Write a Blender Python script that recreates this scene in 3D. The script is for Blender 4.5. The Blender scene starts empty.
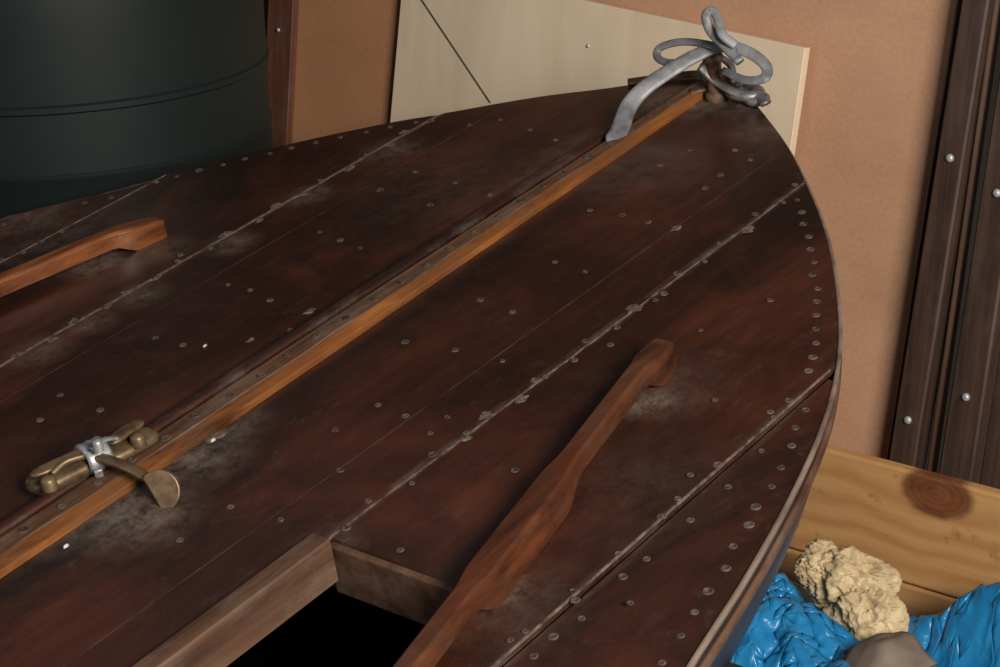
import bpy, math, random
from mathutils import Vector, Matrix, noise
random.seed(3)
S=bpy.context.scene
COL=S.collection
# ---------------------------------------------------------------- survey of the camera
F=2000.0
e1=Vector((1900,1343,-F)).normalized()
e2=Vector((-2565,650,-F)); e2=(e2-e1*e2.dot(e1)).normalized()
N=e1.cross(e2)
TH=math.radians(10)
WX=-e2; WY=math.cos(TH)*e1-math.sin(TH)*N; WZ=math.cos(TH)*N+math.sin(TH)*e1
R=Matrix((WX,WY,WZ))
CAM=Vector((0,0,1.5))
cd=bpy.data.cameras.new('camera'); cam=bpy.data.objects.new('camera',cd); COL.objects.link(cam)
cd.sensor_width=36; cd.lens=72; cd.clip_start=.05
cam.matrix_world=Matrix.Translation(CAM)@R.to_4x4()
S.camera=cam
def ray(u,v): return R@Vector((u-500,-(v-333.5),-F))
d=Vector((715-500,-(75-333.5),-F)); BOWC=d/abs(N.dot(d))
BM=Matrix.Translation(CAM+R@BOWC)@Matrix.Rotation(TH,4,'X')
BI=BM.inverted(); CL=BI@CAM; BR=BI.to_3x3()
def camber(t): return -0.014*(t/.6)**2
def D(u,v,h=0.0):
    r=BR@ray(u,v); z=h
    for i in range(6):
        k=(z-CL.z)/r.z; p=CL+r*k; z=h+camber(max(-.7,min(.7,p.x)))
    return p
# ---------------------------------------------------------------- helpers
def mesh(name,vs,fs,mat,parent=None,smooth=False):
    m=bpy.data.meshes.new(name); m.from_pydata([tuple(v) for v in vs],[],fs); m.validate(); m.update()
    o=bpy.data.objects.new(name,m); COL.objects.link(o)
    if mat: m.materials.append(mat)
    if smooth:
        for p in m.polygons: p.use_smooth=True
    if parent: o.parent=parent
    return o
def recalc(o):
    import bmesh
    b=bmesh.new(); b.from_mesh(o.data); bmesh.ops.remove_doubles(b,verts=b.verts,dist=1e-6); bmesh.ops.recalc_face_normals(b,faces=b.faces); b.to_mesh(o.data); b.free()
def empty(name,mat=None):
    o=bpy.data.objects.new(name,None); COL.objects.link(o); o.empty_display_size=.1
    if mat: o.matrix_world=mat
    return o
def bevel(o,w,s=2):
    m=o.modifiers.new('bevel','BEVEL'); m.width=w; m.segments=s; m.limit_method='ANGLE'; m.angle_limit=.6
def cr(pts,n=8):
    out=[]; P=[Vector(p) for p in pts]; P=[P[0]*2-P[1]]+P+[P[-1]*2-P[-2]]
    for i in range(1,len(P)-2):
        for j in range(n):
            t=j/n; a,b,c,e=P[i-1],P[i],P[i+1],P[i+2]
            out.append(.5*((2*b)+(c-a)*t+(2*a-5*b+4*c-e)*t*t+(3*b-a-3*c+e)*t**3))
    out.append(P[-2]); return out
def sweep(name,pts,wid,thk,mat,parent,ref=(0,0,1),n=8,seg=10,taper=None):
    """rounded flat / tube sweep"""
    Q=cr(pts,n); vs=[];fs=[]; L=len(Q); last=None
    for i,q in enumerate(Q):
        T=(Q[min(i+1,L-1)]-Q[max(i-1,0)]).normalized()
        W=T.cross(Vector(ref))
        if W.length<.15 and last: W=last
        W.normalize()
        if last and W.dot(last)<0: W=-W
        last=W; U=W.cross(T).normalized()
        f=taper(i/(L-1)) if taper else 1
        for k in range(seg):
            a=2*math.pi*k/seg; c,s=math.cos(a),math.sin(a)
            c=math.copysign(abs(c)**.6,c); s=math.copysign(abs(s)**.6,s)
            vs.append(q+W*c*wid/2*f+U*s*thk/2*f)
    for i in range(L-1):
        for k in range(seg):
            a=i*seg+k; b=i*seg+(k+1)%seg; fs.append((a,b,b+seg,a+seg))
    fs.append(tuple(range(seg))[::-1]); fs.append(tuple(range((L-1)*seg,L*seg)))
    o=mesh(name,vs,fs,mat,parent,True); recalc(o); return o
def box(name,c,sz,mat,parent=None,bv=.003,rot=None):
    x,y,z=[a/2 for a in sz]
    vs=[Vector((i*x,j*y,k*z)) for i in(-1,1) for j in(-1,1) for k in(-1,1)]
    if rot: vs=[rot@v for v in vs]
    vs=[v+Vector(c) for v in vs]
    o=mesh(name,vs,[(0,1,3,2),(4,6,7,5),(0,4,5,1),(2,3,7,6),(0,2,6,4),(1,5,7,3)],mat,parent)
    if bv: bevel(o,bv)
    return o
def lathe(name,prof,mat,parent=None,seg=48,M=None,sx=1,sy=1):
    vs=[];fs=[];n=len(prof)
    for i in range(seg):
        a=2*math.pi*i/seg
        for r,z in prof: vs.append(Vector((r*math.cos(a)*sx,r*math.sin(a)*sy,z)))
    for i in range(seg):
        for j in range(n-1):
            a=i*n+j;b=((i+1)%seg)*n+j; fs.append((a,b,b+1,a+1))
    if M: vs=[M@v for v in vs]
    o=mesh(name,vs,fs,mat,parent,True); recalc(o); return o
# ---------------------------------------------------------------- materials
class NT:
    def __init__(s,name,rough=.5,metal=0):
        s.m=bpy.data.materials.new(name); s.m.use_nodes=True; s.t=s.m.node_tree; s.b=s.t.nodes['Principled BSDF']
        s.b.inputs['Roughness'].default_value=rough; s.b.inputs['Metallic'].default_value=metal
        s.co=s.n('ShaderNodeTexCoord').outputs['Object']
    def n(s,k): return s.t.nodes.new(k)
    def l(s,a,b): s.t.links.new(a,b)
    def set(s,inp,v):
        if isinstance(v,(int,float)): inp.default_value=v
        elif isinstance(v,tuple): inp.default_value=v+(1,) if len(v)==3 and inp.type=='RGBA' else v
        else: s.l(v,inp)
    def map(s,sc,loc=(0,0,0),rot=(0,0,0)):
        m=s.n('ShaderNodeMapping'); m.inputs['Scale'].default_value=sc; m.inputs['Location'].default_value=loc; m.inputs['Rotation'].default_value=rot
        s.l(s.co,m.inputs['Vector']); return m.outputs[0]
    def noise(s,vec,scale=5,det=4,rough=.55,dist=0):
        m=s.n('ShaderNodeTexNoise'); m.inputs['Scale'].default_value=scale; m.inputs['Detail'].default_value=det; m.inputs['Roughness'].default_value=rough; m.inputs['Distortion'].default_value=dist
        s.l(vec,m.inputs['Vector']); return m.outputs['Fac']
    def ramp(s,f,stops):
        m=s.n('ShaderNodeValToRGB'); e=m.color_ramp.elements
        while len(e)<len(stops): e.new(.5)
        for x,(p,c) in zip(e,stops):
            x.position=p; x.color=(c,c,c,1) if isinstance(c,(int,float)) else c+(1,)
        s.l(f,m.inputs[0]); return m.outputs[0]
    def mix(s,f,a,b,mode='MIX'):
        m=s.n('ShaderNodeMix'); m.data_type='RGBA'; m.blend_type=mode
        s.set(m.inputs[0],f); s.set(m.inputs[6],a); s.set(m.inputs[7],b); return m.outputs[2]
    def math(s,op,a,b=0,c=0,clamp=False):
        m=s.n('ShaderNodeMath'); m.operation=op; m.use_clamp=clamp
        s.set(m.inputs[0],a); s.set(m.inputs[1],b); s.set(m.inputs[2],c); return m.outputs[0]
    def dist(s,p,r):
        """1 at p -> 0 at radius r"""
        v=s.n('ShaderNodeVectorMath'); v.operation='DISTANCE'; s.l(s.co,v.inputs[0]); v.inputs[1].default_value=p
        return s.math('SUBTRACT',1,s.math('DIVIDE',v.outputs['Value'],r),clamp=True)
    def bump(s,h,st,di=.002):
        m=s.n('ShaderNodeBump'); m.inputs['Strength'].default_value=st; m.inputs['Distance'].default_value=di; s.l(h,m.inputs['Height']); s.l(m.outputs[0],s.b.inputs['Normal'])
    def col(s,c): s.set(s.b.inputs['Base Color'],c)
    def rough(s,c): s.set(s.b.inputs['Roughness'],c)
def wood(name,c1,c2,sc=(60,2,60),rough=(.35,.55),dust=.0,dcol=(.2,.17,.14),bs=.2,big=None,spec=.5):
    w=NT(name); g=w.noise(w.map(sc),1,6,.6,.4); c=w.ramp(g,[(.33,c1),(.68,c2)])
    p=w.noise(w.map((5,5,5),(3,1,7)),1,4,.6)
    if big: c=w.mix(w.ramp(p,[(.4,0.),(.65,1.)]),c,big)
    if dust:
        q=w.noise(w.map((22,12,22),(1,4,2)),1,7,.7)
        f=w.math('MULTIPLY',w.ramp(q,[(.48,0.),(.72,1.)]),dust); c=w.mix(f,c,dcol)
    w.col(c); w.rough(w.ramp(p,[(.3,rough[0]),(.7,rough[1])])); w.bump(g,bs,.001); w.b.inputs['Specular IOR Level'].default_value=spec; return w.m
def plain(name,c1,c2,scale=8,rough=.6,metal=0,bs=.1,spec=.5):
    w=NT(name,rough,metal); g=w.noise(w.map((1,1,1)),scale,6,.6); w.col(w.ramp(g,[(.35,c1),(.65,c2)])); w.bump(g,bs,.002); w.b.inputs['Specular IOR Level'].default_value=spec; return w.m

def deck_mat():
    w=NT('mahogany_deck')
    g=w.noise(w.map((60,5.0,60)),1,8,.75,.8)
    base=w.ramp(g,[(.2,(.018,.0062,.0036)),(.8,(.039,.0120,.0064))])
    p=w.noise(w.map((3.6,2.4,3)),1,6,.65,.9)
    base=w.mix(w.ramp(p,[(.42,0.),(.64,.9)]),base,w.ramp(g,[(.2,(.052,.0132,.0062)),(.8,(.098,.0285,.0125))]))
    p2=w.noise(w.map((4.5,2.6,3),(5,2,9)),1,6,.68,.6)
    base=w.mix(w.ramp(p2,[(.48,0.),(.66,.85)]),base,(.0105,.0048,.0038))
    sep=w.n('ShaderNodeSeparateXYZ'); w.l(w.co,sep.inputs[0]); x=sep.outputs[0]
    kb=w.math('SUBTRACT',1,w.math('DIVIDE',w.math('ABSOLUTE',w.math('SUBTRACT',x,.075)),.05),clamp=True)
    base=w.mix(w.math('MULTIPLY',kb,.6),base,(.010,.0065,.006))
    # dust : fine, patchy, stronger beside seams and fittings
    q=w.noise(w.map((42,22,40),(2,3,1)),1,12,.82,.3)
    q3=w.noise(w.map((5,4,5),(9,3,1)),1,4,.6)
    dust=w.math('MULTIPLY',w.math('MULTIPLY',w.ramp(q,[(.54,0.),(.74,1.)]),w.ramp(q3,[(.38,.1),(.62,1.)])),.20)
    ax=w.math('ABSOLUTE',x)
    for t0,wd,st in ((.297,.008,.45),(.553,.010,.4),(.225,.0014,.45)):
        k=w.math('SUBTRACT',1,w.math('DIVIDE',w.math('ABSOLUTE',w.math('SUBTRACT',ax,t0)),wd),clamp=True)
        n2=w.noise(w.map((60,14,60),(t0,0,0)),1,8,.75)
        dust=w.math('MAXIMUM',dust,w.math('MULTIPLY',w.math('MULTIPLY',k,w.ramp(n2,[(.42,0.),(.66,1.)])),st))
    n3=w.noise(w.map((44,34,28),(7,0,0)),1,12,.84)
    n3=w.ramp(n3,[(.40,.05),(.62,1.)])
    for (u,v,r,st) in ((648,400,.045,1.),(655,385,.09,.3),(690,100,.08,.9),(742,96,.09,.9),(496,588,.045,1.),(500,600,.09,.25),(135,515,.08,1.),(190,455,.08,.8),(225,425,.06,.6),(60,535,.05,.6),(95,262,.06,1.),(160,250,.05,.6),(40,350,.05,.6),(90,323,.04,.6),(140,295,.045,.6),(232,243,.045,.6),(310,195,.045,.6),(390,150,.06,.5),(590,150,.08,.5),(550,175,.1,.25),(640,480,.14,.12),(620,170,.12,.25),(330,545,.04,.6),(450,190,.2,.15),(60,240,.15,.3),(30,215,.08,.6),(760,130,.06,.5),(480,235,.05,.4)):
        c=D(u,v); k=w.math('POWER',w.dist(c,r),1.0)
        dust=w.math('MAXIMUM',dust,w.math('MULTIPLY',w.math('MULTIPLY',k,n3),st))
    c=w.mix(w.math('MULTIPLY',dust,.95),base,(.22,.172,.135)); w.col(c)
    rr=w.ramp(p,[(.3,.24),(.7,.38)])
    w.rough(w.mix(dust,rr,(.85,.85,.85)))
    w.b.inputs['Specular IOR Level'].default_value=.5
    w.b.inputs['Coat Weight'].default_value=.22; w.b.inputs['Coat Roughness'].default_value=.14
    w.bump(q,.12,.001); return w.m
M_deck=deck_mat()
M_strip=wood('oak_batten',(.060,.019,.006),(.32,.118,.027),(50,7,50),(.28,.45),.5,(.11,.07,.045),.2,(.15,.05,.014))
M_strip2=wood('worn_batten',(.040,.017,.009),(.17,.075,.034),(80,4,80),(.5,.7),.7,(.16,.125,.095))
M_rail=wood('rail_wood',(.026,.008,.0042),(.12,.036,.014),(60,4,60),(.28,.45),.3,(.14,.085,.055),.3,(.075,.022,.009))
M_rail2=wood('rail_wood_orange',(.07,.018,.006),(.25,.078,.021),(60,4,60),(.28,.45),.25,(.12,.05,.02))
M_bead=wood('dark_bead',(.012,.005,.004),(.05,.014,.008),(80,3,80),(.35,.5),.3)
M_coam=wood('coaming_wood',(.042,.018,.010),(.130,.064,.035),(60,4,60),(.5,.7),.5,(.17,.125,.09))
M_hull=wood('painted_hull',(.008,.007,.010),(.026,.016,.015),(4,6,40),(.32,.45),.3,(.05,.035,.03))
M_rim=wood('gunwale_wood',(.09,.055,.038),(.27,.20,.155),(40,9,40),(.5,.7),.5)
M_rivet=plain('copper_rivet',(.028,.018,.013),(.125,.092,.07),130,.7,.1,.3,.2)
M_putty=plain('putty',(.055,.034,.023),(.19,.145,.11),90,.9,0,.4,.2)
M_brass=plain('aged_brass',(.085,.050,.026),(.26,.175,.10),40,.45,.5)
M_strap=plain('grey_strap',(.11,.11,.115),(.29,.29,.30),35,.52,.25,.5)
M_grey=plain('galvanised_metal',(.11,.10,.10),(.30,.28,.27),50,.45,.5)
M_rust=plain('rusty_metal',(.05,.025,.015),(.18,.10,.06),60,.7,.3)
M_white=plain('zinc_clamp',(.26,.26,.27),(.50,.50,.51),60,.45,.5,.3)
M_wax=plain('wax',(.4,.38,.35),(.6,.57,.52),60,.6)
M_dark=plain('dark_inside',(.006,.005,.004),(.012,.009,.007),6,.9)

# ---------------------------------------------------------------- boat
boat=empty('boat',BM)
def prof(px,extra):
    P=[(-.0,.03)]
    for u,v in px:
        p=D(u,v); P.append((p.y,abs(p.x)))
    P+=extra; P.sort(key=lambda a:-a[0]); return P
RP=[(765,115),(790,150),(812,195),(828,240),(836,290),(838,335),(832,380),(817,428),(783,500),(737,580),(684,662)]
LP=[(640,83),(600,89),(550,95),(500,103),(450,112),(400,120),(340,132),(290,143),(230,157),(170,172),(110,188),(60,200),(0,215)]
wR=prof(RP,[(-1.45,.765),(-1.9,.78),(-2.5,.74)])
wL=prof(LP,[(-1.0,.715),(-1.45,.765),(-1.9,.78),(-2.5,.74)])
def interp(P,s):
    if s>=P[0][0]: return P[0][1]
    for i in range(len(P)-1):
        if P[i][0]>=s>=P[i+1][0]:
            a,b=P[i],P[i+1]
            def sl(j):
                j0=max(0,j-1); j1=min(len(P)-1,j+1); return (P[j1][1]-P[j0][1])/(P[j1][0]-P[j0][0])
            h=b[0]-a[0]; t=(s-a[0])/h; m0=sl(i)*h; m1=sl(i+1)*h
            return (2*t**3-3*t*t+1)*a[1]+(t**3-2*t*t+t)*m0+(-2*t**3+3*t*t)*b[1]+(t**3-t*t)*m1
    return P[-1][1]
def w(s,side): return interp(wR if side>0 else wL,s)
END=-2.45
SV=[-.002*i for i in range(20)]+[-.04-.01*i for i in range(242)]
def panel(name,fa,fb,side,s0,s1,zo=0,M=8,mat=M_deck,th=.007,zf=None):
    vs=[];rows=0;fs=[]
    for s in SV:
        if s>s0+1e-6 or s<s1-1e-6: continue
        W=w(s,side)-.001; a=min(fa(s),W); b=min(fb(s),W)
        if b-a<.0008: continue
        for j in range(M+1):
            t=a+(b-a)*j/M; zz=camber(t)+zo+(zf(s,t) if zf else 0)
            vs.append((side*t,s,zz))
        rows+=1
    for i in range(rows-1):
        for j in range(M):
            a=i*(M+1)+j; fs.append((a,a+1,a+M+2,a+M+1))
    o=mesh(name,vs,fs,mat,boat,True); recalc(o)
    if o.data.polygons[len(o.data.polygons)//2].normal.z<0: o.data.flip_normals()
    m=o.modifiers.new('s','SOLIDIFY'); m.thickness=th; m.offset=-1
    for p in o.data.polygons: p.use_smooth=False
    return o
SE=.2985; OUT=.553; HS=-1.122
wob=lambda s:.0014*noise.noise(Vector((s*9,0,0)))+.0009*noise.noise(Vector((s*40,3,0)))
railt=lambda s:.392+.225*(-.69-s)
for side,nm in ((1,'starboard'),(-1,'port')):
    panel('deck_inner_'+nm,lambda s:0,lambda s:SE-.0010+wob(s),side,0,END)
    panel('deck_mid_'+nm,lambda s:SE+.0010+wob(s),lambda s:OUT-.0015,side,0,HS+.005,-.001)
    panel('deck_edge_'+nm,lambda s:OUT+.0015,lambda s:2,side,0,END,-.006)
    cw=.0012 if side>0 else .0021
    panel('seam_caulk_'+nm,lambda s:SE-cw+wob(s)-.0006*noise.noise(Vector((s*60,9,0))),lambda s:SE+cw+wob(s)+.0008*noise.noise(Vector((s*70,5,0))),side,-.2,HS,-.0006 if side>0 else .0004,1,M_putty,.002)
    panel('edge_caulk_'+nm,lambda s:OUT-.0030,lambda s:OUT-.0012,side,-.2,END,-.0004,1,M_putty,.002)
    hr=lambda s:min(railt(s)-.02,.54)
    panel('deck_lane_'+nm,hr,lambda s:OUT-.0015,side,HS+.012,END,-.001)
    # coaming along the opening
    vs=[];fs=[];k=0
    for s in SV:
        if s<=HS+.006 and s>END:
            h=.006
            for t,z in ((SE-.014,.0),(SE-.012,h),(SE+.008,h),(SE+.010,h-.002),(SE+.010,-.04),(SE-.008,-.04)): vs.append((side*t,s,z+camber(t)))
            k+=1
    for i in range(k-1):
        for j in range(6):
            a=i*6+j;b=i*6+(j+1)%6; fs.append((a,b,b+6,a+6))
    fs+= [tuple(range(6)),tuple(range((k-1)*6,k*6))]
    o=mesh('coaming_side_'+nm,vs,fs,M_coam,boat); recalc(o)
    a,b=SE-.0,railt(HS)-.008
    box('coaming_front_'+nm,(side*(a+b)/2,HS+.006+.008,-.036),(b-a,.018,.054),M_coam,boat,.002)
    # well floor
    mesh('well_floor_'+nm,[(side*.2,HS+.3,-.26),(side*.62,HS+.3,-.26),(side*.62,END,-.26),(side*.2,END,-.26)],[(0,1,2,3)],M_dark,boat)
# hull
vs=[];fs=[];rows=0
sec=[(1.0,-.006),(.990,-.05),(.95,-.12),(.87,-.22),(.70,-.31),(.38,-.37),(0,-.39)]
rs=[.012]+SV[::3]+[END]
for s in rs:
    f=.75+.25*min(1,-s/.5) if s<0 else .75
    rake=max(0,1+s/.8)
    line=[]
    for side in (-1,1):
        W=.012 if s>0 else w(s,side)+.0025
        L=[(side*W*kx,s+kz*.45*rake,kz*f+(camber(W) if kz>-.1 else -.012)) for kx,kz in sec]
        line+= L if side<0 else L[::-1][1:]
    vs+=line; rows+=1
n=len(sec)*2-1
for i in range(rows-1):
    for j in range(n-1):
        a=i*n+j; fs.append((a,a+1,a+n+1,a+n))
fs.append(tuple(range(n))); fs.append(tuple(range((rows-1)*n,rows*n)))
o=mesh('hull',vs,fs,M_hull,boat,True); recalc(o)
# gunwale rim
for side,nm in ((1,'starboard'),(-1,'port')):
    P=[Vector((side*(w(s,side)+.002),s,camber(w(s,side))-.009)) for s in SV[::6]]
    sweep('gunwale_'+nm,P,.005,.007,M_rim if side>0 else M_bead,boat,n=2)
    P=[Vector((side*(w(s,side)*.994+.004),s-.01*max(0,1+s/.8),camber(w(s,side))-.032)) for s in SV[::6] if s<-.05]
    sweep('rub_strip_'+nm,P,.006,.012,M_coam if side>0 else M_bead,boat,n=2)
# centre batten
tc=lambda s:.017+.023*(-s/1.3)
hw=lambda s:.014+.008*min(1,-s/.8)
def batt(name,a,b,mat,h0,h1):
    vs=[];fs=[];k=0
    for s in SV[8:]:
        if s<END+.02: continue
        j=.0014*noise.noise(Vector((s*14,a*5,0)))
        t0=tc(s)+hw(s)*a; t1=tc(s)+hw(s)*b
        if abs(a)<.9: t0+=j*2
        if abs(b)<.9: t1+=j*2
        for t,z in ((t0,-.001),(t0,h0-.001),(t0+.001,h0),(t1-.0015,h1),(t1,h1-.0015),(t1,-.001)): vs.append((t,s,z))
        k+=1
    for i in range(k-1):
        for j in range(6):
            q=i*6+j;r=i*6+(j+1)%6; fs.append((q,r,r+6,q+6))
    fs+=[tuple(range(6)),tuple(range((k-1)*6,k*6))]
    o=mesh(name,vs,fs,mat,boat); recalc(o)
batt('centre_batten_cap',-1,.3,M_strip2,.010,.0112)
batt('centre_batten_edge',.3,1,M_strip,.0108,.007)
P=[Vector((tc(s)-hw(s)-.020,s,.003)) for s in SV if s<-.17][::8]
sweep('side_bead',P,.018,.012,M_bead,boat,n=2)
P=[Vector((tc(s)-hw(s)-.004,s,.001)) for s in SV if s<-.10][::8]
sweep('inner_bead',P,.008,.007,M_bead,boat,n=2)
# hand rails
def rail(side,nm,mat,S0,HW):
    SS=[0,.0012,.003,.006,.010,.015,.02]+[.028+.01*i for i in range(140)]
    vs=[];fs=[];k=0
    def ss(a,b,x): x=max(0,min(1,(x-a)/(b-a))); return x*x*(3-2*x)
    for x in SS:
        s=S0-x
        top=.025+.008*ss(0,.08,x)
        if x<.012: top-=.003*(1-x/.012)
        per=x%.37
        if x<.36: gap=ss(.045,.075,per)*(1-ss(.23,.285,per))
        else: gap=ss(.055,.085,per)*(1-ss(.23,.285,per))
        bot=gap*.013-.001
        e=min(1,x/.008); hwid=HW*(.6+.4*math.sqrt(1-(1-e)**2)) + .0025*(1-gap)*ss(0,.03,x)-.002*gap
        t=railt(s); z0=camber(t)
        q=.002*ss(0,.02,x)+.001
        sec=[(-hwid,bot),(-hwid,top-q),(-hwid+q,top),(hwid-q,top),(hwid,top-q),(hwid+.003*(1-gap),bot)]
        for a,z in sec: vs.append((side*(t+a),s,z+z0))
        k+=1
    for i in range(k-1):
        for j in range(6):
            a=i*6+j;b=i*6+(j+1)%6; fs.append((a,b,b+6,a+6))
    fs+=[tuple(range(6)),tuple(range((k-1)*6,k*6))]
    o=mesh('hand_rail_'+nm,vs,fs,mat,boat,False); recalc(o)
    b=o.modifiers.new('b','BEVEL'); b.width=.0014; b.segments=3; b.limit_method='ANGLE'; b.angle_limit=.5
    for p in o.data.polygons: p.use_smooth=True
    e=o.modifiers.new('w','WEIGHTED_NORMAL')
rail(1,'starboard',M_rail,-.690,.0128); rail(-1,'port',M_rail2,-.690,.0138)
# rivets
RV=[];RF=[];PV=[];PF=[]
def rivet(x,y,z,r=.0044,big=1):
    r*=random.uniform(.8,1.2)
    pr=[(r*1.0,-.0002),(r*.9,.0008),(r*.62,.0010),(r*.5,.0001),(r*.2,.0003)]
    b=len(RV);sg=10
    for rr,zz in pr:
        for k in range(sg):
            a=2*math.pi*k/sg; RV.append((x+rr*math.cos(a),y+rr*math.sin(a),z+zz))
    for i in range(len(pr)-1):
        for k in range(sg):
            RF.append((b+i*sg+k,b+i*sg+(k+1)%sg,b+(i+1)*sg+(k+1)%sg,b+(i+1)*sg+k))
    RF.append(tuple(b+4*sg+k for k in range(sg)))
def putty(x,y,z,r):
    b=len(PV);sg=18;sd=random.uniform(0,99)
    PV.append((x,y,z+.0007))
    for rr,zz in ((.6,.0007),(1,-.0003)):
        for k in range(sg):
            a=2*math.pi*k/sg; q=r*rr*(1+.75*noise.noise(Vector((math.cos(a)*1.7,math.sin(a)*1.7,sd))))
            PV.append((x+q*math.cos(a),y+1.5*q*math.sin(a),z+zz))
    for k in range(sg):
        PF.append((b,b+1+k,b+1+(k+1)%sg)); PF.append((b+1+k,b+1+sg+k,b+1+sg+(k+1)%sg,b+1+(k+1)%sg))
def drv(t,s,zo=0,**k):
    if abs(t)<w(s,1 if t>0 else -1)-.006: rivet(t,s,camber(t)+zo,**k)
jit=lambda a=.003: random.uniform(-a,a)
for side in (1,-1):
    s=-.27;i=0
    while s>-1.12:
        dt=(.006 if i%2 else -.006)+jit(.003)
        drv(side*(SE+dt),s+jit(.006))
        if w(s,side)>SE+.01 and random.random()<(.8 if side<0 else .3): putty(side*(SE+dt*.8),s+jit(),camber(SE),random.uniform(.004,.008))
        s-=.043;i+=1
    s=-.06
    while s>-.66:
        W=w(s,side); drv(side*(W-.026+jit(.003)),s,-.001 if W-.026<OUT else -.006,r=.0050); s-=.026 if s<-.25 else .024
    s=-.70
    while s>-1.9:
        W=w(s,side); drv(side*(W-.022+jit(.003)),s+jit(),-.006,r=.005)
        drv(side*(OUT+.016+jit(.004)),s+jit()-.02,-.006) if random.random()<.65 else 0
        drv(side*(OUT-.006+jit(.003)),s+jit(),-.001) if random.random()<.6 else 0
        s-=.033
s=-.13;i=0
while s>-1.9:
    rivet(tc(s)-hw(s)*.3+jit(.003),s,.0108,.0055); s-=.047
for u,v in [(155,338),(183,345),(228,285),(250,290),(270,300),(310,311),(320,232),(340,240),(360,248),(380,190),(415,172),(455,183),(490,195),(430,205),(60,395),(100,410),(40,420),(290,330),(500,120),(530,130),(555,140),(470,125),(180,255),
 (405,342),(455,350),(502,361),(545,377),(378,405),(405,416),(430,433),(447,417),(466,433),(555,262),(585,272),(590,210),(622,215),(648,222),(675,228),(720,175),(705,188),(660,165),(690,150),(735,150),(750,160),(262,580),(230,507),(180,540),(340,470),(280,520),(205,622),(515,470),(610,345),(700,330),(715,400),(770,412),(630,603),(575,600),(510,640),(690,475),(655,300),(770,300),(335,430),(480,300),(512,312),(400,550)]:
    p=D(u,v); rivet(p.x,p.y,p.z)
for u,v,r in ((676,228,.006),(310,311,.006),(215,437,.008),(250,340,.004)):
    p=D(u,v); putty(p.x,p.y,p.z,r)
mesh('rivets',RV,RF,M_rivet,boat,True)
mesh('putty_spots',PV,PF,M_putty,boat,True)
# strap at the bow
def PX(l): return [D(*a) for a in l]
RF1=(.5,-.6,.7)
sweep('bow_strap_long',PX([(611,144,.008),(619,132,.014),(629,106,.03),(645,88,.045),(668,72,.06),(695,56,.072),(722,46,.08),(748,52,.075),(766,66,.06),(764,78,.05),(745,80,.045),(722,70,.05)]),.022,.006,M_strap,boat,RF1,taper=lambda x:(1.2-.7*x)*min(1,.55+x*14))
sweep('bow_strap_loop',PX([(735,52,.085),(705,44,.085),(680,42,.08),(660,48,.07),(658,58,.06),(672,63,.06),(698,58,.065)]),.011,.005,M_strap,boat,RF1)
sweep('bow_strap_tip',PX([(740,62,.08),(722,44,.095),(710,30,.11),(706,17,.125),(710,11,.13),(717,16,.125),(722,34,.11),(736,46,.095)]),.013,.007,M_strap,boat,RF1)
sweep('bow_strap_tail',PX([(700,66,.05),(715,80,.03),(735,92,.02),(758,97,.014),(765,104,.012)]),.013,.006,M_grey,boat,RF1)
sweep('strap_end',PX([(602,148,.005),(612,144,.007),(624,139,.005)]),.014,.010,M_rust,boat)
def bl(u,v,h): return Matrix.Translation(D(u,v,h))
lathe('bow_post',[(0,-.02),(.015,-.02),(.015,.0),(.0105,.003),(.0105,.044),(.014,.046),(.014,.052),(.009,.056),(0,.057)],M_rust,boat,24,bl(716,92,.01))
lathe('bow_ring',[(.012+.007*math.cos(a*math.pi/6),.007*math.sin(a*math.pi/6)) for a in range(13)],M_grey,boat,28,bl(745,92,.014),1.5,1.2)
lathe('bow_eye',[(.010+.006*math.cos(a*math.pi/6),.006*math.sin(a*math.pi/6)) for a in range(13)],M_grey,boat,28,bl(757,99,.008),1.1,1.1)
lathe('bow_bolt',[(0,.008),(.006,.007),(.008,.003),(.008,-.01)],M_grey,boat,18,bl(740,86,.022))
sweep('bow_shackle',PX([(700,80,.01),(703,66,.03),(718,58,.04),(731,66,.03),(734,84,.01)]),.009,.009,M_grey,boat)
sweep('stem_plate',PX([(628,82,.003),(665,77,.005),(705,74,.006),(742,84,.006),(765,103,.005)]),.018,.006,M_rust,boat)
sweep('stem_plate_b',PX([(690,92,.010),(712,88,.012),(740,94,.010)]),.016,.006,M_rust,boat)
# jam cleat near the cockpit
def lobe(name,a,b,h,wd,th,mat):
    sweep(name,[D(a[0],a[1],h),D((a[0]*2+b[0])/3,(a[1]*2+b[1])/3,h),D((a[0]+b[0]*2)/3,(a[1]+b[1]*2)/3,h),D(b[0],b[1],h)],wd,th,mat,boat,n=8,seg=14,taper=lambda x:max(.15,(1-abs(2*x-1)**5)**.5))
lobe('cleat_jaw_a',(28,490),(104,452),.014,.042,.018,M_brass)
lobe('cleat_jaw_top',(30,476),(100,445),.030,.018,.006,M_brass)
lobe('cleat_jaw_b',(98,462),(156,432),.012,.036,.016,M_brass)
lobe('cleat_jaw_c',(108,444),(142,420),.026,.018,.006,M_brass)
sweep('cleat_arm',PX([(88,455,.026),(112,461,.028),(136,471,.024),(156,484,.014)]),.012,.006,M_brass,boat)
sweep('cleat_link',PX([(52,474,.030),(66,462,.034),(84,456,.034)]),.006,.006,M_brass,boat)
hv=[];ns=20;rr_=.021
for zz in (-.005,.005):
    hv+=[Vector((0+rr_*math.cos(a),rr_*math.sin(a),zz)) for a in [math.radians(-110+i*220/ns) for i in range(ns+1)]]
Mh=Matrix.Translation(D(160,491,.012))@Matrix.Rotation(math.radians(38),4,'Z')@Matrix.Rotation(math.radians(62),4,'X')@Matrix.Rotation(math.radians(25),4,'Z')
m_=ns+1
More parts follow.
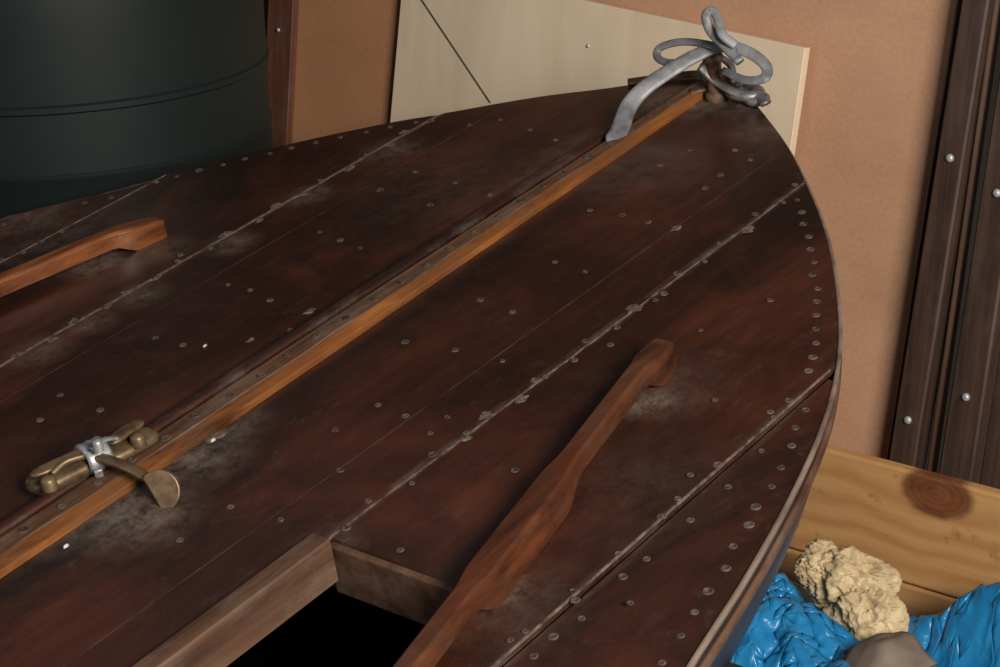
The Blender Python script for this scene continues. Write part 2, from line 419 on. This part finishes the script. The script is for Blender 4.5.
o=mesh('cleat_disc',[Mh@v for v in hv],[tuple(range(m_)),tuple(range(2*m_-1,m_-1,-1))]+[(i,(i+1)%m_,(i+1)%m_+m_,i+m_) for i in range(m_)],M_brass,boat); recalc(o); bevel(o,.0015,2)
# zinc clamp round the jaws: a flat band with a bolt and a tab
a_=D(80,462,.022); b_=D(108,449,.022); ax_=(b_-a_).normalized(); mid=(a_+b_)/2
q_=ax_.to_track_quat('Z','X').to_matrix().to_4x4()
lathe('clamp_band',[(.0125,-.013),(.0165,-.013),(.018,-.010),(.0165,-.004),(.018,0),(.0165,.004),(.018,.010),(.0165,.013),(.0125,.013)],M_white,boat,24,Matrix.Translation(mid)@q_,.9,1.15)
lathe('clamp_bolt',[(0,.009),(.004,.008),(.0055,.005),(.0055,-.004)],M_white,boat,16,Matrix.Translation(D(98,447,.042)))
sweep('clamp_tab',PX([(92,450,.040),(104,440,.040),(116,438,.034)]),.009,.004,M_white,boat)
sweep('clamp_foot',PX([(98,470,.02),(100,478,.008),(106,484,.002)]),.009,.004,M_white,boat)
lathe('cleat_boss_a',[(0,.004),(.006,.003),(.008,0),(.008,-.01)],M_brass,boat,18,bl(48,480,.030))
lathe('cleat_boss_b',[(0,.004),(.006,.003),(.008,0),(.008,-.01)],M_brass,boat,18,bl(137,437,.026))
for u,v in ((213,440),(66,546),(205,346)):
    p=D(u,v,.010 if u!=205 else .0); lathe('wax_drip',[(0,.002),(.001,.0015),(.0014,-.001)],M_wax,boat,10,Matrix.Translation(p),1,2.5)

# trestle under the hull
tr=empty('trestle'); tr.location=(-1.5,1.62,0)
M_pine0=wood('trestle_pine',(.25,.14,.06),(.42,.26,.13),(3,40,40))
bz=(BM@Vector((0,-.68,-.40))).z
box('top_beam',(0,0,bz-.05),(.9,.08,.08),M_pine0,tr)
for i,(x,y) in enumerate(((-.4,-.2),(-.4,.2),(.4,-.2),(.4,.2))):
    sweep('leg_%d'%i,[(x,y*.1,bz-.09),(x,y*.6,(bz-.09)/2),(x,y,.0)],.05,.04,M_pine0,tr,(0,1,.2),n=2,seg=8)

# ---------------------------------------------------------------- background boards
LA=math.radians(8)
def lean(u,v,k):
    """point on a leaned board plane, k = distance in front of rearmost board"""
    n=Vector((0,-math.cos(LA),math.sin(LA))); p0=Vector((0,2.45,0))+n*k
    r=ray(u,v); t=(p0-CAM).dot(n)/r.dot(n); return CAM+r*t
def board(name,px,k,th,mat,parent=None,bv=.001):
    n=Vector((0,-math.cos(LA),math.sin(LA)))
    P=[lean(u,v,k) for u,v in px]; Q=[p-n*th for p in P]; m=len(P)
    c=sum(P,Vector())/m
    X=Vector((1,0,0)); Y=Vector((0,math.sin(LA),math.cos(LA)))
    M=Matrix(((X.x,Y.x,n.x,c.x),(X.y,Y.y,n.y,c.y),(X.z,Y.z,n.z,c.z),(0,0,0,1)))
    I=M.inverted(); V=[I@p for p in P+Q]
    fs=[tuple(range(m)),tuple(range(2*m-1,m-1,-1))]+[(i,i+m,(i+1)%m+m,(i+1)%m) for i in range(m)]
    o=mesh(name,V,fs,mat,None); recalc(o); o.matrix_world=M
    if bv: bevel(o,bv,1)
    if parent: o.parent=parent; o.matrix_parent_inverse=parent.matrix_world.inverted()
    return o
def fl(px_top,px_bot,k):
    a=Vector(px_top);b=Vector(px_bot)
    lo,hi=0,20
    for i in range(40):
        m=(lo+hi)/2; p=a+(b-a)*m
        if lean(p.x,p.y,k).z>.003: lo=m
        else: hi=m
    p=a+(b-a)*lo; return (p.x,p.y)
def tan_mat(name,a,b):
    q=NT(name,.75); g=q.noise(q.map((2.5,2.5,2.5)),1,6,.65); f=q.noise(q.map((150,150,150)),1,3,.6)
    c=q.ramp(g,[(.3,a),(.7,b)]); c=q.mix(.18,c,q.ramp(f,[(.3,tuple(x*.6 for x in a)),(.7,tuple(x*1.2 for x in b))]))
    sm=q.noise(q.map((1.4,3.5,2),(6,1,0)),1,7,.7); c=q.mix(q.ramp(sm,[(.5,0.),(.75,.35)]),c,tuple(x*.55 for x in a))
    q.col(c); q.b.inputs['Specular IOR Level'].default_value=.25; return q.m
M_tan=tan_mat('hardboard',(.42,.225,.128),(.53,.300,.185))
M_tan2=tan_mat('hardboard_dark',(.36,.17,.085),(.45,.225,.115))  # darker, more orange tone for the left-hand panel
M_ply=wood('birch_plywood',(.60,.47,.32),(.72,.58,.42),(12,2,12),(.6,.7),0)
M_red=wood('red_batten',(.07,.025,.014),(.15,.055,.028),(60,4,60),(.5,.6),.2)
M_post=wood('dark_post',(.026,.014,.010),(.075,.040,.028),(70,3,70),(.45,.6),.3,(.11,.08,.065))
M_edge=wood('post_edge',(.10,.05,.03),(.22,.12,.07),(70,3,70),(.5,.6),.2)
k=.004
board('hardboard_panel',[(395,-170),(988,-170),fl((960,0),(890,450),k),fl((380,0),(372,200),k)],k,.004,M_tan)
k=.012
bh=board('brown_hardboard_panel',[(290,-170),(430,-170),fl((420,0),(415,200),k),fl((293,0),(285,140),k)],k,.005,M_tan2)
k=.034
pl=board('plywood_sheet',[(404,-38),(805,48),fl((805,48),(791,145),k),fl((400,0),(390,115),k)],k,.016,M_ply)
board('pencil_line',[(419,-2),(421,-2),(491,103),(489,103)],k+.0006,.0005,plain('line_dark',(.05,.04,.035),(.1,.08,.06),60,.9),pl,0)
board('wooden_batten',[(277,-170),(301,-170),fl((298,0),(290,140),.03),fl((274,0),(265,140),.03)],.03,.016,M_red,bh)
posts=[]
for nm,a,b,wd,k,th,mt in (('timber_post',(975,0),(908,420),27,.05,.04,M_post),('timber_post',(1027,0),(963,420),34,.06,.04,M_post),('timber_post',(1062,0),(998,440),26,.03,.03,M_post),
                       ('edge_strip',(996,0),(936,420),6,.03,.02,M_edge),('side_strip',(958,0),(892,430),5,.03,.02,M_post)):
    sl=(b[0]-a[0])/(b[1]-a[1]); h=wd/2
    o=board(nm,[(a[0]-h-sl*170,-170),(a[0]+h-sl*170,-170),fl((a[0]+h,a[1]),(b[0]+h,b[1]),k),fl((a[0]-h,a[1]),(b[0]-h,b[1]),k)],k,th,mt,posts[0] if 'strip' in nm else None,.003)
    posts.append(o)
bm=plain('bolt_zinc',(.4,.4,.42),(.7,.7,.72),40,.45,.5)
for i,(u,v,k,po) in enumerate(((950,158,.05,0),(908,420,.05,0),(997,193,.06,1),(966,397,.06,1))):
    p=lean(u,v,k); M=Matrix.Translation(p)@Matrix.Rotation(math.radians(90-8),4,'X')
    o=lathe('bolt_head',[(0,.005),(.0035,.0045),(.0055,.003),(.006,0),(.006,-.004)],bm,None,16); o.matrix_world=M
    o.parent=posts[po]; o.matrix_parent_inverse=posts[po].matrix_world.inverted()
for i,(u,v) in enumerate(((278,30),(588,46))):
    p=lean(u,v,.034); o=lathe('screw_head',[(0,.002),(.003,.0015),(.0035,-.002)],bm,None,12); o.matrix_world=Matrix.Translation(p)@Matrix.Rotation(math.radians(82),4,'X')
    o.parent=pl; o.matrix_parent_inverse=pl.matrix_world.inverted()

# pine board
PC=(-1.0,2.37,.25)
def pine():
    q=NT('pine_board',.6)
    sep=q.n('ShaderNodeSeparateXYZ'); q.l(q.co,sep.inputs[0])
    r=CAM+ray(937,494)*((2.36)/ray(937,494).y)
    v=q.n('ShaderNodeVectorMath'); v.operation='SUBTRACT'; q.l(q.co,v.inputs[0]); v.inputs[1].default_value=(r.x-PC[0],0,r.z-PC[2])
    s2=q.n('ShaderNodeSeparateXYZ'); q.l(v.outputs[0],s2.inputs[0])
    dx=q.math('MULTIPLY',s2.outputs[0],.62); dz=s2.outputs[2]
    dd=q.math('SQRT',q.math('ADD',q.math('MULTIPLY',dx,dx),q.math('MULTIPLY',dz,dz)))
    wb=q.noise(q.map((4,4,4)),1,3,.5)
    infl=q.math('MULTIPLY',q.math('DIVIDE',dz,q.math('ADD',q.math('MULTIPLY',dd,dd),.0012)),.0016)
    zz=q.math('ADD',infl,q.math('MULTIPLY',wb,.10))
    ph=q.math('SUBTRACT',sep.outputs[2],zz)
    band=q.math('SINE',q.math('MULTIPLY',ph,170)); band=q.math('MULTIPLY_ADD',band,.5,.5)
    fine=q.noise(q.map((4,90,90)),1,4,.6)
    c=q.ramp(band,[(.1,(.55,.30,.12)),(1.,(.42,.20,.070))]); c=q.mix(.4,c,q.ramp(fine,[(.3,(.42,.20,.07)),(.7,(.58,.33,.14))]))
    sp=q.noise(q.map((18,18,18),(4,4,4)),1,4,.6); c=q.mix(q.ramp(sp,[(.60,0.),(.70,.7)]),c,(.17,.075,.03))
    kb=q.noise(q.map((20,40,40)),1,6,.6)
    wd=q.math('ADD',dd,q.math('MULTIPLY',kb,.010))
    rg=q.math('MULTIPLY_ADD',q.math('SINE',q.math('MULTIPLY',wd,800)),.5,.5)
    kc=q.mix(.22,q.ramp(kb,[(.3,(.11,.034,.013)),(.7,(.23,.082,.032))]),q.ramp(rg,[(.2,(.09,.028,.011)),(.9,(.21,.080,.034))]))
    c=q.mix(q.ramp(wd,[(.034,1.),(.041,0.)]),c,kc)
    rim=q.ramp(wd,[(.032,0.),(.036,.6),(.044,0.)]); c=q.mix(rim,c,(.09,.03,.012))
    q.col(c); q.b.inputs['Specular IOR Level'].default_value=.3; return q.m
M_pine=pine()
pb=empty('pine_plank_stack',Matrix.Translation(PC))
box('upper_plank',(0,0,.0),(1.7,.022,.176),M_pine,pb,.004)
box('lower_plank',(0,0,-.17),(1.7,.022,.158),M_pine,pb,.004)
box('cleat_left',(-.75,.02,-.08),(.05,.02,.33),M_pine0,pb)
box('cleat_right',(.75,.02,-.08),(.05,.02,.33),M_pine0,pb)

# barrel
M_bar=plain('green_plastic',(.0035,.0072,.0070),(.006,.0105,.0102),3,.6,0,.05,.3)
br=.335
pr=[(0,0),(br*.9,0),(br*.95,.02),(br*.96,.30),(br*1.0,.32),(br*1.0,.36),(br*.965,.38),(br*.968,.742),(br*.972,.744),(br*.972,.75),(br*.965,.752),(br*.965,.840),(br*.978,.843),(br*.978,.851),(br*.966,.854),(br*.968,.95),(br*.965,.975),(br*.95,1.10),(br*.9,1.14),(br*.9,1.10),(0,1.10)]
o=lathe('water_barrel',pr,M_bar,None,96); o.location=(-2.52,1.955,0)
es=o.modifiers.new('e','EDGE_SPLIT'); es.split_angle=.6

# crumpled blue plastic bag: a sheet broken into many small flat facets, draped over its filling
q=NT('blue_plastic',.30); g=q.noise(q.map((7,7,7)),1,4,.6,1.2); q.col(q.ramp(g,[(.3,(.008,.125,.32)),(.7,(.022,.25,.52))])); g2=q.noise(q.map((40,40,40)),1,3,.55,2.0); q.bump(g2,.25,.005)
M_blue=q.m
bag=empty('blue_plastic_bag',Matrix.Translation((-1.02,2.09,0)))
rnd=random.Random(21)
def sst(a,b,x): x=max(0,min(1,(x-a)/(b-a))); return x*x*(3-2*x)
def gs(x,y,cx,cy,sx,sy): return math.exp(-((x-cx)/sx)**2-((y-cy)/sy)**2)
def env(x,y):
    z=.10
    z+=.115*gs(x,y,-.27,.03,.10,.10)           # mound by the hull
    z+=.045*gs(x,y,-.33,.12,.06,.06)
    z+=.155*gs(x,y,.02,.155,.16,.045)+.15*gs(x,y,.24,.15,.15,.05)   # back rim of the mouth
    z-=.02*gs(x,y,.02,.075,.12,.04)            # mouth
    z+=.10*gs(x,y,.05,-.03,.17,.06)            # front rim
    z+=.05*gs(x,y,-.13,.02,.03,.10)
    return z
nx,ny=64,44; X0,X1,Y0,Y1=-.40,.36,-.30,.235
cz={}
vs=[];fs=[]
def cgrid(x,y,sc,seed):
    i=math.floor(x/sc);j=math.floor(y/sc);fx=x/sc-i;fy=y/sc-j
    def h(a,b):
        k=(a,b,seed)
        if k not in cz: cz[k]=rnd.uniform(-1,1)
        return cz[k]
    if fx+fy<1: return h(i,j)+(h(i+1,j)-h(i,j))*fx+(h(i,j+1)-h(i,j))*fy
    return h(i+1,j+1)+(h(i,j+1)-h(i+1,j+1))*(1-fx)+(h(i+1,j)-h(i+1,j+1))*(1-fy)
for j in range(ny+1):
    for i in range(nx+1):
        x=X0+(X1-X0)*i/nx; y=Y0+(Y1-Y0)*j/ny
        edge=min(i,nx-i,j,ny-j)
        wx=x+.03*noise.noise(Vector((x*7,y*7,1)));wy=y+.03*noise.noise(Vector((x*7,y*7,5)))
        r1=wx*.8+wy*.6; r2=-wx*.6+wy*.8
        z=env(x,y)+.024*cgrid(wx,wy,.062,1)+.013*cgrid(r1,r2,.030,2)+.0035*rnd.uniform(-1,1)
        ex=min((x-X0)/.09,(X1-x)/.09,(y-Y0)/.09,(Y1-y)/.035,1); z*=max(0,ex)**.5
        if edge==0: z=.001
        if 0<edge: x+=rnd.uniform(-.0035,.0035); y+=rnd.uniform(-.0035,.0035)
        vs.append((x,y,max(z,.001)))
for j in range(ny):
    for i in range(nx):
        a=j*(nx+1)+i;b=a+1;c=a+nx+1;d_=c+1
        fs+= [(a,b,d_),(a,d_,c)] if (i+j)%2 else [(a,b,c),(b,d_,c)]
o=mesh('bag_sheet',vs,fs,M_blue,bag,True)
es=o.modifiers.new('sub','SUBSURF'); es.levels=1; es.render_levels=1; es.subdivision_type='SIMPLE'
es=o.modifiers.new('e','EDGE_SPLIT'); es.split_angle=math.radians(26)
so=o.modifiers.new('t','SOLIDIFY'); so.thickness=.0008
# foam
def lump(name,c,r,seed,mat,parent,sq=(1,1,1),amp=.3,sc=3.2):
    import bmesh
    bmm=bmesh.new(); bmesh.ops.create_icosphere(bmm,subdivisions=6,radius=1)
    for v in bmm.verts:
        p=v.co.copy(); k=1+amp*noise.noise(p*sc*.5+Vector((seed,0,0)))+amp*.45*(1-2*abs(noise.noise(p*sc+Vector((0,seed,0)))))+amp*.2*noise.noise(p*sc*4)+amp*.06*noise.noise(p*sc*11)
        v.co=Vector((p.x*sq[0],p.y*sq[1],p.z*sq[2]))*r*k
    m=bpy.data.meshes.new(name); bmm.to_mesh(m); bmm.free()
    for f in m.polygons: f.use_smooth=True
    o=bpy.data.objects.new(name,m); m.materials.append(mat); COL.objects.link(o); o.location=c
    if parent: o.parent=parent
    return o
M_foam=plain('yellow_foam',(.44,.32,.17),(.62,.50,.31),40,.95,0,.6,.1)
M_paper=plain('brown_paper',(.16,.12,.09),(.23,.18,.135),20,.85)
lump('foam_chunk',(-.222,.14,.212),.046,1,M_foam,bag,(1.3,.8,.8),.40,3)
lump('foam_chunk_small',(-.180,.12,.180),.040,5,M_foam,bag,(1.1,.9,1.),.40,3)
lump('foam_chunk_side',(-.262,.14,.225),.034,9,M_foam,bag,(1,1,.8),.40,3)
# folded flap of grey-brown cloth lying on the bag
fv=[];ff=[];n_=14
for j in range(n_+1):
    for i in range(n_+1):
        a,b=i/n_-.5,j/n_-.5
        x=-.095+a*.10+b*.02; y=.0+b*.13-a*.03
        z=.215-.06*abs(a)**1.3-.12*max(0,-b)+.006*noise.noise(Vector((a*5,b*4,3)))-.03*b*b
        fv.append((x,y,z))
for j in range(n_):
    for i in range(n_):
        a=j*(n_+1)+i; ff.append((a,a+1,a+n_+2,a+n_+1))
o=mesh('cloth_flap',fv,ff,M_paper,bag,True); so=o.modifiers.new('t','SOLIDIFY'); so.thickness=.004

# ---------------------------------------------------------------- room
M_floor=plain('concrete_floor',(.10,.09,.08),(.16,.145,.13),6,.9)
M_wd=plain('dark_wall',(.02,.016,.013),(.035,.027,.022),3,.9)
def pln(name,vs,mat): return mesh(name,vs,[(0,1,2,3)],mat)
pln('floor',[(-4.2,-2.5,0),(3,-2.5,0),(3,2.85,0),(-4.2,2.85,0)],M_floor)
pln('wall_back',[(-4.2,2.85,0),(3,2.85,0),(3,2.85,2.7),(-4.2,2.85,2.7)],M_wd)
pln('wall_left',[(-4.2,-2.5,0),(-4.2,2.85,0),(-4.2,2.85,2.7),(-4.2,-2.5,2.7)],M_wd)
# lights
def area(name,loc,tgt,sx,sy,e,col):
    l=bpy.data.lights.new(name,'AREA'); l.shape='RECTANGLE'; l.size=sx; l.size_y=sy; l.energy=e; l.color=col
    o=bpy.data.objects.new(name,l); COL.objects.link(o); o.location=loc
    o.rotation_euler=(Vector(tgt)-Vector(loc)).to_track_quat('-Z','Y').to_euler(); return o
area('window_light',(1.6,.2,2.3),(-1.4,1.9,.8),1.2,1.0,190,(1,.94,.86))
area('left_area_light',(-2.6,-2.0,2.2),(-1.5,1.6,.8),1.4,1.4,14,(.97,.96,1))  # weak, slightly cool area light from the left
wd=bpy.data.worlds.new('world'); S.world=wd; wd.use_nodes=True
wd.node_tree.nodes['Background'].inputs[0].default_value=(.88,.9,1,1); wd.node_tree.nodes['Background'].inputs[1].default_value=.10
S.view_settings.view_transform='Standard'
